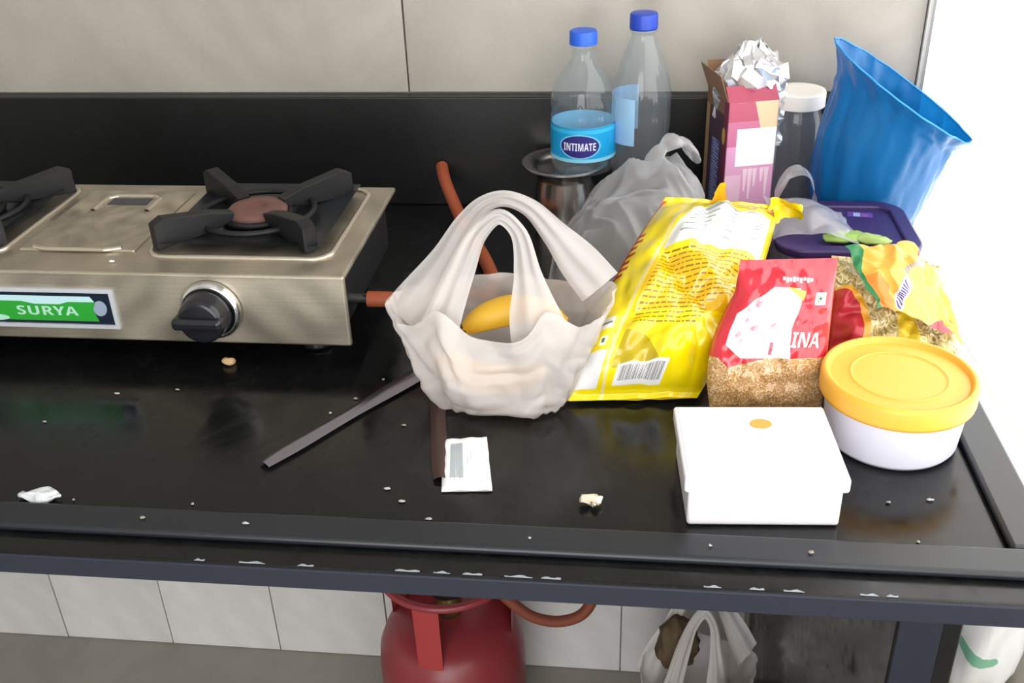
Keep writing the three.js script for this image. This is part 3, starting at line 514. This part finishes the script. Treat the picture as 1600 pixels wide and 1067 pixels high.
{
  const t = thing('pasta_packet', 'clear packet of yellow pasta with a folded orange and green top, behind the round tub', 'packet', [0.365, 0, 0.4]);
  pouch(t, [[0.296, 0.002, 0.435], [0.424, 0.002, 0.42], [0.306, 0.088, 0.355], [0.408, 0.075, 0.345]], 0.017, phy('#ffffff', 0.3, { map: pastaTex }), phy('#c8b26a', 0.5), { wr: 0.007, f: 34, off: 14, seal: 0.04 });
  const A = [0.314, 0.103, 0.372], B = [0.376, 0.101, 0.352], C = [0.421, 0.03, 0.418], D = [0.338, 0.071, 0.424];
  part(t, 'folded_top', crumple(40, 24, (u, v) => { const p = mix3(mix3(A, B, u), mix3(D, C, u), v); const b = 0.012 * Math.sin(u * 3.14) * Math.sin(v * 2.2 + 0.3); return [p[0] + 0.012 * Math.sin(u * 3.1) * (1 - v) * u, p[1] + b + 0.01 * u * Math.sin(v * 3.14), p[2] + b * 0.6]; }, 0.004, 60, 6), phy('#ffffff', 0.3, { map: headTex }), 'folded orange header with a green edge');
}

// ------------------------------------------------------------ tub and white box
{
  const x = 0.3365, z = 0.523;
  const t = thing('round_tub', 'round white plastic tub with an orange yellow lid at the worktop end', 'tub', [x, 0, z]);
  const K = 0.862;
  part(t, 'tub_body', lathe([[0, 0.0025], [0.05, 0.0025], [0.052, 0.0005], [0.0585, 0.001], [0.0615, 0.005], [0.0662, 0.054], [0.0642, 0.054], [0.0595, 0.007], [0, 0.0045]].map(p => [p[0] * K, p[1]]), 72).translate(x, 0, z), phy('#e4e4f2', 0.35, { transmission: 0.12, thickness: 0 }));
  part(t, 'lid', lathe([[0.0668, 0.043], [0.0705, 0.044], [0.0712, 0.047], [0.071, 0.059], [0.0695, 0.0622], [0.067, 0.063], [0.0645, 0.0622], [0.0635, 0.059], [0.062, 0.0585], [0.046, 0.0585], [0.0445, 0.0596], [0.043, 0.0596], [0.0415, 0.0585], [0, 0.0588]].map(p => [p[0] * K, p[1]]), 96).translate(x, 0, z), phy('#f4b440', 0.42));
}
{
  const t = thing('white_box', 'low white plastic box with a small orange emblem on its lid', 'box', [0.218, 0, 0.603]);
  const rot = 0.06, P = g => g.rotateY(rot).translate(0.2175, 0, 0.604);
  const bm = phy('#f3eef4', 0.3, { side: THREE.FrontSide, clearcoat: 0.4, clearcoatRoughness: 0.2 });
  part(t, 'box_body', P(box(-0.056, 0.056, 0.0006, 0.04, -0.046, 0.046, 0.003, 3)), bm);
  const lid = part(t, 'lid', P(box(-0.0595, 0.0595, 0.033, 0.0455, -0.049, 0.049, 0.0025, 3)), bm);
  const em = print(256, 160, (c, w, h) => { c.fillStyle = '#efe9ee'; c.fillRect(0, 0, w, h); c.fillStyle = '#d99a3c'; c.beginPath(); c.ellipse(w / 2, h / 2, 118, 66, 0, 0, 7); c.fill(); c.fillStyle = '#f0c878'; c.beginPath(); c.ellipse(w / 2, h / 2, 84, 40, 0, 0, 7); c.fill(); c.fillStyle = '#c27a2a'; c.font = 'bold 44px serif'; c.textAlign = 'center'; c.fillRect(84, 72, 90, 8); c.fillRect(96, 88, 64, 7); });
  part(lid, 'emblem', P(new THREE.CylinderGeometry(0.0085, 0.0085, 0.0006, 32).scale(1, 1, 0.75).translate(0.006, 0.0458, -0.023)), std('#e0a446', 0.4), 'small orange oval emblem');
  part(lid, 'side_band', P(box(-0.0565, -0.0445, 0.0452, 0.0461, -0.046, 0.04, 0.0003)), phy('#ffffff', 0.2), 'white strip along the lid');
}

// ------------------------------------------------------------ carrier bags
function ribbon(pts, widths, n, nrm, pleat = 0.002, off = 0) {
  const cv = new THREE.CatmullRomCurve3(pts.map(p => V(...p))), W = new THREE.CatmullRomCurve3(widths.map((w, i) => V(w, i, 0)));
  return grid(14, n, (u, v) => {
    const p = cv.getPoint(v), t = cv.getTangent(v), s = V(...nrm).cross(t).normalize(), m = t.clone().cross(s).normalize(), w = W.getPoint(v).x, k = (u - 0.5) * w;
    const d = pleat * Math.sin(u * 14 + off + v * 2) + 0.12 * w * Math.cos((u - 0.5) * 3) + 0.0015 * ns(u * 3, v * 7, off);
    return [p.x + s.x * k + m.x * d, p.y + s.y * k + m.y * d, p.z + s.z * k + m.z * d];
  });
}
function carrierBag(t, T) {            // T moves a point of the bag's own shape to its place
  const map = g => { const p = g.attributes.position; for (let i = 0; i < p.count; i++) { const q = T([p.getX(i), p.getY(i), p.getZ(i)]); p.setXYZ(i, ...q); } g.computeVertexNormals(); return g; };
  const nu = 120, nv = 50;
  const g = grid(nu, nv, (u, v) => {
    const a = u * Math.PI * 2 - Math.PI / 2, ca = Math.cos(a), sa = Math.sin(a);
    const e = Math.min(1, v / 0.12), vv = Math.max(0, (v - 0.12) / 0.88), sgn = (x, k) => Math.sign(x) * Math.pow(Math.abs(x), k);
    const ax = e * lerp(0.06, 0.1, Math.pow(vv, 0.9)), bz = e * lerp(0.044, 0.036, vv) * (1 + 0.3 * Math.sin(vv * 2.6));
    const tip = Math.pow(Math.abs(ca), 6), rise = sa > 0 ? 0.026 * Math.exp(-((Math.abs(ca) - 0.47) ** 2) / 0.035) : 0;
    const top = 0.073 + rise + tip * (ca > 0 ? 0.034 : 0.016) + (sa < 0 ? 0.024 * -sa : 0);
    const px = Math.cos(u * 6.2832) * 1.5, pz = Math.sin(u * 6.2832) * 1.5;
    const fold = Math.abs(ns(px * 1.9 + 0.4, v * 0.8, pz * 1.9)) * 2 - 0.4, diag = Math.abs(ns(px * 2.6 - v * 2.4, v * 1.4 + 3, pz * 2.6 + v)) * 2 - 0.4, cross = Math.abs(ns(px * 1.4 + v * 3, v * 5 + px * 1.5, pz * 1.4)) * 2 - 0.4;
    const w = 1 + e * (0.075 * fold + 0.06 * diag + 0.045 * cross) * (1 - 0.6 * tip);
    const lump = 0.012 * Math.exp(-((ca - 0.3) ** 2) * 9 - ((vv - 0.1) ** 2) * 40) * Math.max(0, sa) + 0.012 * Math.exp(-((ca + 0.45) ** 2) * 8 - ((vv - 0.4) ** 2) * 12) * Math.max(0, sa);
    const nip = 0.006 * Math.max(0, 1 - Math.abs(vv) * 6) * Math.abs(ns(px * 3, 2, pz * 3));
    return [0.003 + ax * sgn(ca, lerp(0.6, 1, vv)) * w, 0.001 + nip * e + vv * top, sgn(sa, lerp(0.6, 1, vv)) * bz * w + lump + 0.002];
  });
  part(t, 'bag_body', closeSeam(map(g), nu, nv), film);
  part(t, 'handle', map(ribbon([[-0.056, 0.05, 0.03], [-0.05, 0.068, 0.032], [-0.04, 0.095, 0.026], [-0.026, 0.13, 0.016], [-0.012, 0.158, 0.01], [0.006, 0.173, 0.007], [0.022, 0.16, 0.01], [0.03, 0.125, 0.018], [0.036, 0.092, 0.028], [0.044, 0.06, 0.03]], [0.03, 0.036, 0.03, 0.024, 0.016, 0.013, 0.014, 0.024, 0.044, 0.056], 70, [0, 0.3, 1], 0.0009, 1)), film);
  part(t, 'handle', map(ribbon([[-0.088, 0.07, -0.005], [-0.066, 0.092, -0.015], [-0.046, 0.12, -0.022], [-0.028, 0.152, -0.026], [-0.012, 0.17, -0.026], [0.006, 0.176, -0.026], [0.028, 0.168, -0.026], [0.05, 0.145, -0.024], [0.07, 0.122, -0.02], [0.09, 0.1, -0.012]], [0.04, 0.04, 0.03, 0.02, 0.015, 0.014, 0.016, 0.024, 0.036, 0.04], 70, [0, 0.35, 1], 0.0009, 4)), film);
}
{
  const t = thing('carrier_bag', 'white translucent carrier bag holding bananas beside the stove', 'bag', [0.002, 0, 0.468]);
  carrierBag(t, p => [p[0] + 0.002, p[1], p[2] + 0.468]);
  const banana = (label, pts, r) => {
    const b = thing('banana', label, 'banana', [pts[1][0], pts[0][1], pts[1][2]]);
    const cv = new THREE.CatmullRomCurve3(pts.map(p => V(...p)));
    const n = 40, g = grid(12, n, (u, v) => { const p = cv.getPoint(v), tg = cv.getTangent(v), s = V(0, 1, 0).cross(tg).normalize(), m = tg.clone().cross(s), a = u * 6.2832, rr = r * Math.min(1, Math.pow(Math.sin(Math.PI * Math.min(0.97, Math.max(0.03, v))), 0.4)) * (1 + 0.06 * Math.cos(5 * a)); return [p.x + (s.x * Math.cos(a) + m.x * Math.sin(a)) * rr, p.y + (s.y * Math.cos(a) + m.y * Math.sin(a)) * rr, p.z + (s.z * Math.cos(a) + m.z * Math.sin(a)) * rr]; });
    part(b, 'flesh', closeSeam(g, 12, n), phy('#d9a92c', 0.5));
    const e = cv.getPoint(0.0), f = cv.getPoint(0.08);
    part(b, 'stalk', tube([[e.x, e.y, e.z], [(e.x + f.x) / 2, (e.y + f.y) / 2, (e.z + f.z) / 2], [f.x, f.y, f.z]], 0.006, 6, 8), std('#4a3a1c', 0.8), 'dark brown stalk');
  };
  banana('yellow banana with a dark stalk at the mouth of the white carrier bag', [[-0.03, 0.06, 0.468], [-0.01, 0.072, 0.466], [0.014, 0.078, 0.462], [0.04, 0.076, 0.46], [0.062, 0.066, 0.46]], 0.014);
  banana('lower yellow banana seen through the film of the white carrier bag', [[-0.058, 0.058, 0.484], [-0.038, 0.04, 0.494], [-0.01, 0.028, 0.498], [0.02, 0.024, 0.49], [0.045, 0.028, 0.478]], 0.015);
}

// ------------------------------------------------------------ tongs, sachet and crumbs on the worktop
{
  const t = thing('kitchen_tongs', 'dark steel kitchen tongs lying open in front of the stove', 'tongs', [-0.1, 0, 0.5]);
  const arm = (a, b, w) => { const A = V(...a), B = V(...b), d = B.clone().sub(A), s = V(0, 1, 0).cross(d).normalize(); return grid(6, 24, (u, v) => { const p = A.clone().addScaledVector(d, v), k = (u - 0.5) * w * (1 - 0.35 * v * v + 0.1 * Math.sin(v * 9)); return [p.x + s.x * k, p.y + 0.002 + 0.0028 * Math.cos((u - 0.5) * 2.6), p.z + s.z * k]; }); };
  const tm = new THREE.MeshStandardMaterial({ color: '#96929e', roughness: 0.24, metalness: 0.9, side: THREE.DoubleSide });
  const am = new THREE.MeshStandardMaterial({ color: '#4a3632', roughness: 0.4, metalness: 0.4, side: THREE.DoubleSide });  // duller brown metal for the second arm
  part(t, 'arm', arm([-0.068, 0.0, 0.436], [-0.179, 0.0, 0.602], 0.019), tm, 'bright steel arm');
  part(t, 'arm', arm([-0.064, 0.0, 0.436], [-0.029, 0.0, 0.612], 0.0165), am, 'brown arm');
  part(t, 'joint', lathe([[0, 0], [0.009, 0], [0.009, 0.006], [0.006, 0.007], [0, 0.007]], 20).translate(-0.066, 0.0004, 0.434), tm);
}
{
  const tex = print(512, 640, (c, w, h) => {
    c.fillStyle = '#f4f5f6'; c.fillRect(0, 0, w, h); c.fillStyle = '#b3babf'; c.fillRect(w * 0.16, h * 0.16, w * 0.28, h * 0.66);
    c.fillStyle = '#8d959b'; for (let k = 0; k < 7; k++) c.fillRect(w * (0.18 + k * 0.036), h * 0.18, 5, h * (0.5 + 0.1 * (k % 3)));
    c.fillStyle = '#b4babd'; c.fillRect(w * 0.6, h * 0.32, 7, h * 0.18); c.fillRect(w * 0.53, h * 0.42, 6, h * 0.16);
  });
  const t = thing('paper_sachet', 'small square white sachet lying flat beside the tongs', 'sachet', [-0.01, 0, 0.59]);
  const A = [-0.026, 0.0, 0.626], B = [0.014, 0.0, 0.622], C = [-0.036, 0, 0.555], D = [0.0, 0, 0.549];
  const f = (s) => (u, v) => { const p = mix3(mix3(A, B, u), mix3(C, D, u), v), e = Math.sqrt(Math.max(0, (1 - Math.pow(Math.abs(2 * u - 1), 4)) * (1 - Math.pow(Math.abs(2 * v - 1), 4)))); const x = p[0] + 0.0009 * ns(u * 5, v * 5, 2) * (u > 0.9 || u < 0.1 ? 1 : 0); return s > 0 ? [x, 0.0018 + 0.0035 * e + 0.0012 * ns(u * 4, v * 4, 1), p[2]] : [x, 0.0008, p[2]]; };
  part(t, 'front', grid(24, 30, f(1)), phy('#ffffff', 0.5, { map: tex })); part(t, 'back', grid(4, 4, f(-1)), white);
}
{
  // pale bits lying about
  const lump = (name, label, cat, x, z, y, a, h, b, color, amp, freq, grp, rough = 0.6) => {
    const t = thing(name, label, cat, [x, y, z], grp);
    const g = crumple(14, 9, (u, v) => { const th = u * 6.2832, ph = (v - 0.5) * Math.PI; return [Math.cos(th) * Math.cos(ph) * a, Math.sin(ph) * h, Math.sin(th) * Math.cos(ph) * b]; }, amp, freq, x * 50);
    g.computeBoundingBox(); const q = g.boundingBox.min.y; part(t, 'piece', g.translate(x, y - q + 0.0003, z), phy(color, rough)); return t;
  };
  lump('garlic_peel', 'torn cream coloured peel lying in front of the yellow packet', 'peel', 0.092, 0.634, 0, 0.007, 0.003, 0.0055, '#efe2cc', 0.006, 110);
  lump('garlic_clove', 'small beige clove under the front of the stove', 'clove', -0.268, 0.44, 0, 0.007, 0.004, 0.005, '#c6a678', 0.002, 90);
  lump('foil_scrap', 'crumpled silver foil scrap by the raised front edge', 'foil', -0.345, 0.658, 0, 0.019, 0.003, 0.008, '#dfe4e8', 0.004, 90, undefined, 0.25);
  lump('crumb', 'small white crumb lying on the steel top of the stove', 'crumb', -0.372, 0.425, 0.1003, 0.0028, 0.001, 0.0018, '#f2f0ea', 0.0006, 300);
  const crumbs = [[-0.318, 0.657], [-0.247, 0.683, 0.0076], [-0.165, 0.684, 0.0076], [-0.145, 0.52], [-0.075, 0.535], [-0.07, 0.625], [-0.11, 0.46], [-0.128, 0.495], [-0.355, 0.5], [-0.22, 0.655], [-0.3, 0.49], [-0.055, 0.64], [0.18, 0.684, 0.0076], [0.318, 0.615], [0.35, 0.61], [0.33, 0.66], [-0.4, 0.55], [-0.03, 0.66], [0.05, 0.685, 0.0076], [0.25, 0.686, 0.0076]];
  crumbs.forEach(([x, z, y], i) => lump('crumb', 'tiny pale crumb scattered on the black granite worktop', 'crumb', x, z, y || 0, 0.0013 + 0.0008 * (i % 3), 0.0008, 0.001 + 0.0004 * (i % 2), ['#a9a69e', '#8f887c', '#b4b2ae'][i % 3], 0.0006, 300, 'crumbs on the worktop'));
}

// ------------------------------------------------------------ under the worktop
{
  const x = -0.134, z = 0.155;
  const t = thing('gas_cylinder', 'red gas cylinder with a guard ring on the floor under the worktop', 'gas cylinder', [x, YF, z]);
  part(t, 'body', lathe([[0, 0.02], [0.085, 0.02], [0.1, 0.03], [0.109, 0.055], [0.11, 0.08], [0.11, 0.185], [0.1075, 0.215], [0.098, 0.24], [0.08, 0.258], [0.05, 0.268], [0.02, 0.271], [0, 0.271]], 72).translate(x, YF, z), cylRed);
  part(t, 'foot_ring', lathe([[0.085, 0], [0.088, 0], [0.09, 0.03], [0.087, 0.03], [0.085, 0]], 48).translate(x, YF, z), cylRed);
  const guardTop = new THREE.TorusGeometry(0.096, 0.006, 10, 64).rotateX(Math.PI / 2).translate(x, YF + 0.365, z);
  const gd = part(t, 'guard_ring', guardTop, cylRed);
  for (let k = 0; k < 3; k++) {
    const a = 1.72 + k * 2.094, w = k ? 0.5 : 0.2;
    part(gd, 'guard_strap', grid(8, 10, (u, v) => { const q = a + (u - 0.5) * 2 * w, r = 0.093 + 0.003 * v; return [x + Math.cos(q) * r, YF + 0.243 + v * 0.122, z + Math.sin(q) * r]; }), phy('#a83a3c', 0.45));
  }
  part(t, 'valve', lathe([[0, 0.268], [0.018, 0.268], [0.018, 0.29], [0.012, 0.295], [0.012, 0.32], [0, 0.32]], 24).translate(x, YF, z), std('#8a7a48', 0.4, 0.8), 'brass valve');
  part(t, 'regulator', lathe([[0, 0.318], [0.03, 0.318], [0.032, 0.33], [0.026, 0.348], [0, 0.35]], 30).translate(x, YF, z), std('#2c2c30', 0.4), 'black regulator');
  const h = thing('gas_hose', 'brown rubber hose bending up from the red gas cylinder under the worktop', 'hose', [0, -0.55, 0.155]);
  part(h, 'hose', tube([[x + 0.03, YF + 0.334, z], [-0.07, -0.53, z], [-0.045, -0.555, z + 0.005], [-0.01, -0.583, z + 0.008], [0.03, -0.592, z + 0.005], [0.064, -0.578, z], [0.083, -0.54, z - 0.02], [0.088, -0.46, z - 0.06], [0.08, -0.3, z - 0.1], [0.06, -0.15, z - 0.115], [0.05, -0.022, z - 0.12]], 0.0085, 110, 12), rubberDark);
}
{
  const t = thing('carrier_bag', 'white carrier bag with knotted handles standing on the floor under the worktop', 'bag', [0.225, YF, 0.2]);
  carrierBag(t, p => [0.226 + p[0] * 0.8, YF + (p[1] < 0.09 ? p[1] * 2.6 : 0.234 + (p[1] - 0.09) * 1.35), 0.2 + p[2] * 1.35]);
  const d = thing('dark_bundle', 'dark brown bundle in the mouth of the white carrier bag on the floor', 'bundle', [0.2, -0.66, 0.19]);
  part(d, 'cloth', crumple(24, 16, (u, v) => { const a = u * 6.2832, p = (v - 0.5) * Math.PI; return [0.2 + Math.cos(a) * Math.cos(p) * 0.03, -0.6 + Math.sin(p) * 0.05, 0.185 + Math.sin(a) * Math.cos(p) * 0.022]; }, 0.008, 40), std('#55452f', 0.8));
  const b = thing('blue_capped_bottle', 'dark bottle with a round blue cap beside the white carrier bag on the floor', 'bottle', [0.262, YF, 0.29]);
  part(b, 'bottle_body', lathe([[0, 0.001], [0.02, 0.001], [0.022, 0.006], [0.022, 0.2], [0.012, 0.235], [0.01, 0.26], [0, 0.26]], 32).translate(0.262, YF, 0.29), std('#23293c', 0.4));
  part(b, 'cap', new THREE.SphereGeometry(0.017, 24, 16).scale(1, 1.1, 1).translate(0.262, YF + 0.268, 0.29), std('#2458b4', 0.4));
}
{
  const t = thing('printed_bag', 'white plastic bag with green print hanging beside the granite support', 'bag', [0.415, -0.2, 0.6]);
  const tex = print(512, 512, (c, w, h) => { c.fillStyle = '#eceae8'; c.fillRect(0, 0, w, h); c.fillStyle = '#7fb89a'; for (const [a, b, r] of [[0.2, 0.25, 26], [0.5, 0.2, 34], [0.75, 0.3, 30], [0.35, 0.5, 22], [0.6, 0.55, 28]]) { c.beginPath(); c.ellipse(w * a, h * b, r * 1.8, r * 0.6, -0.5, 0, 7); c.fill(); } });
  const nu = 40, nv = 26;
  const g = grid(nu, nv, (u, v) => { const a = u * 6.2832 - 1.57, ca = Math.cos(a), sa = Math.sin(a), w = 1 + 0.25 * ns(ca * 2, v * 3, sa * 2), e = Math.sin(Math.min(1, v * 3 + 0.02) * 1.57); return [0.4155 + ca * 0.03 * w * e, -0.172 + v * 0.15 - 0.025 * sa * (1 - v) + 0.04 * ca * (1 - v), 0.6 + sa * 0.05 * w * e]; });
  part(t, 'bag_film', closeSeam(g, nu, nv), phy('#ffffff', 0.5, { map: tex, transmission: 0.2, thickness: 0 }));
  const y = thing('yellow_packet', 'yellow packet with an orange end hanging below the white printed bag', 'packet', [0.42, -0.35, 0.58]);
  const m = merge([crumple(26, 20, (u, v) => { const a = u * 6.2832, p = (v - 0.5) * Math.PI; return [0.417 + Math.cos(a) * Math.cos(p) * 0.029, -0.262 + Math.sin(p) * 0.085, 0.642 + Math.sin(a) * Math.cos(p) * 0.05]; }, 0.006, 50)]);
  part(y, 'film', m, phy('#f0cc16', 0.4));
  part(y, 'packet_end', crumple(10, 8, (u, v) => [0.396 + u * 0.022, -0.215 + v * 0.02, 0.69 + 0.004 * Math.sin(u * 4)], 0.003, 90), phy('#e2562a', 0.4), 'orange end seal');
}
renderer.render(scene, camera);
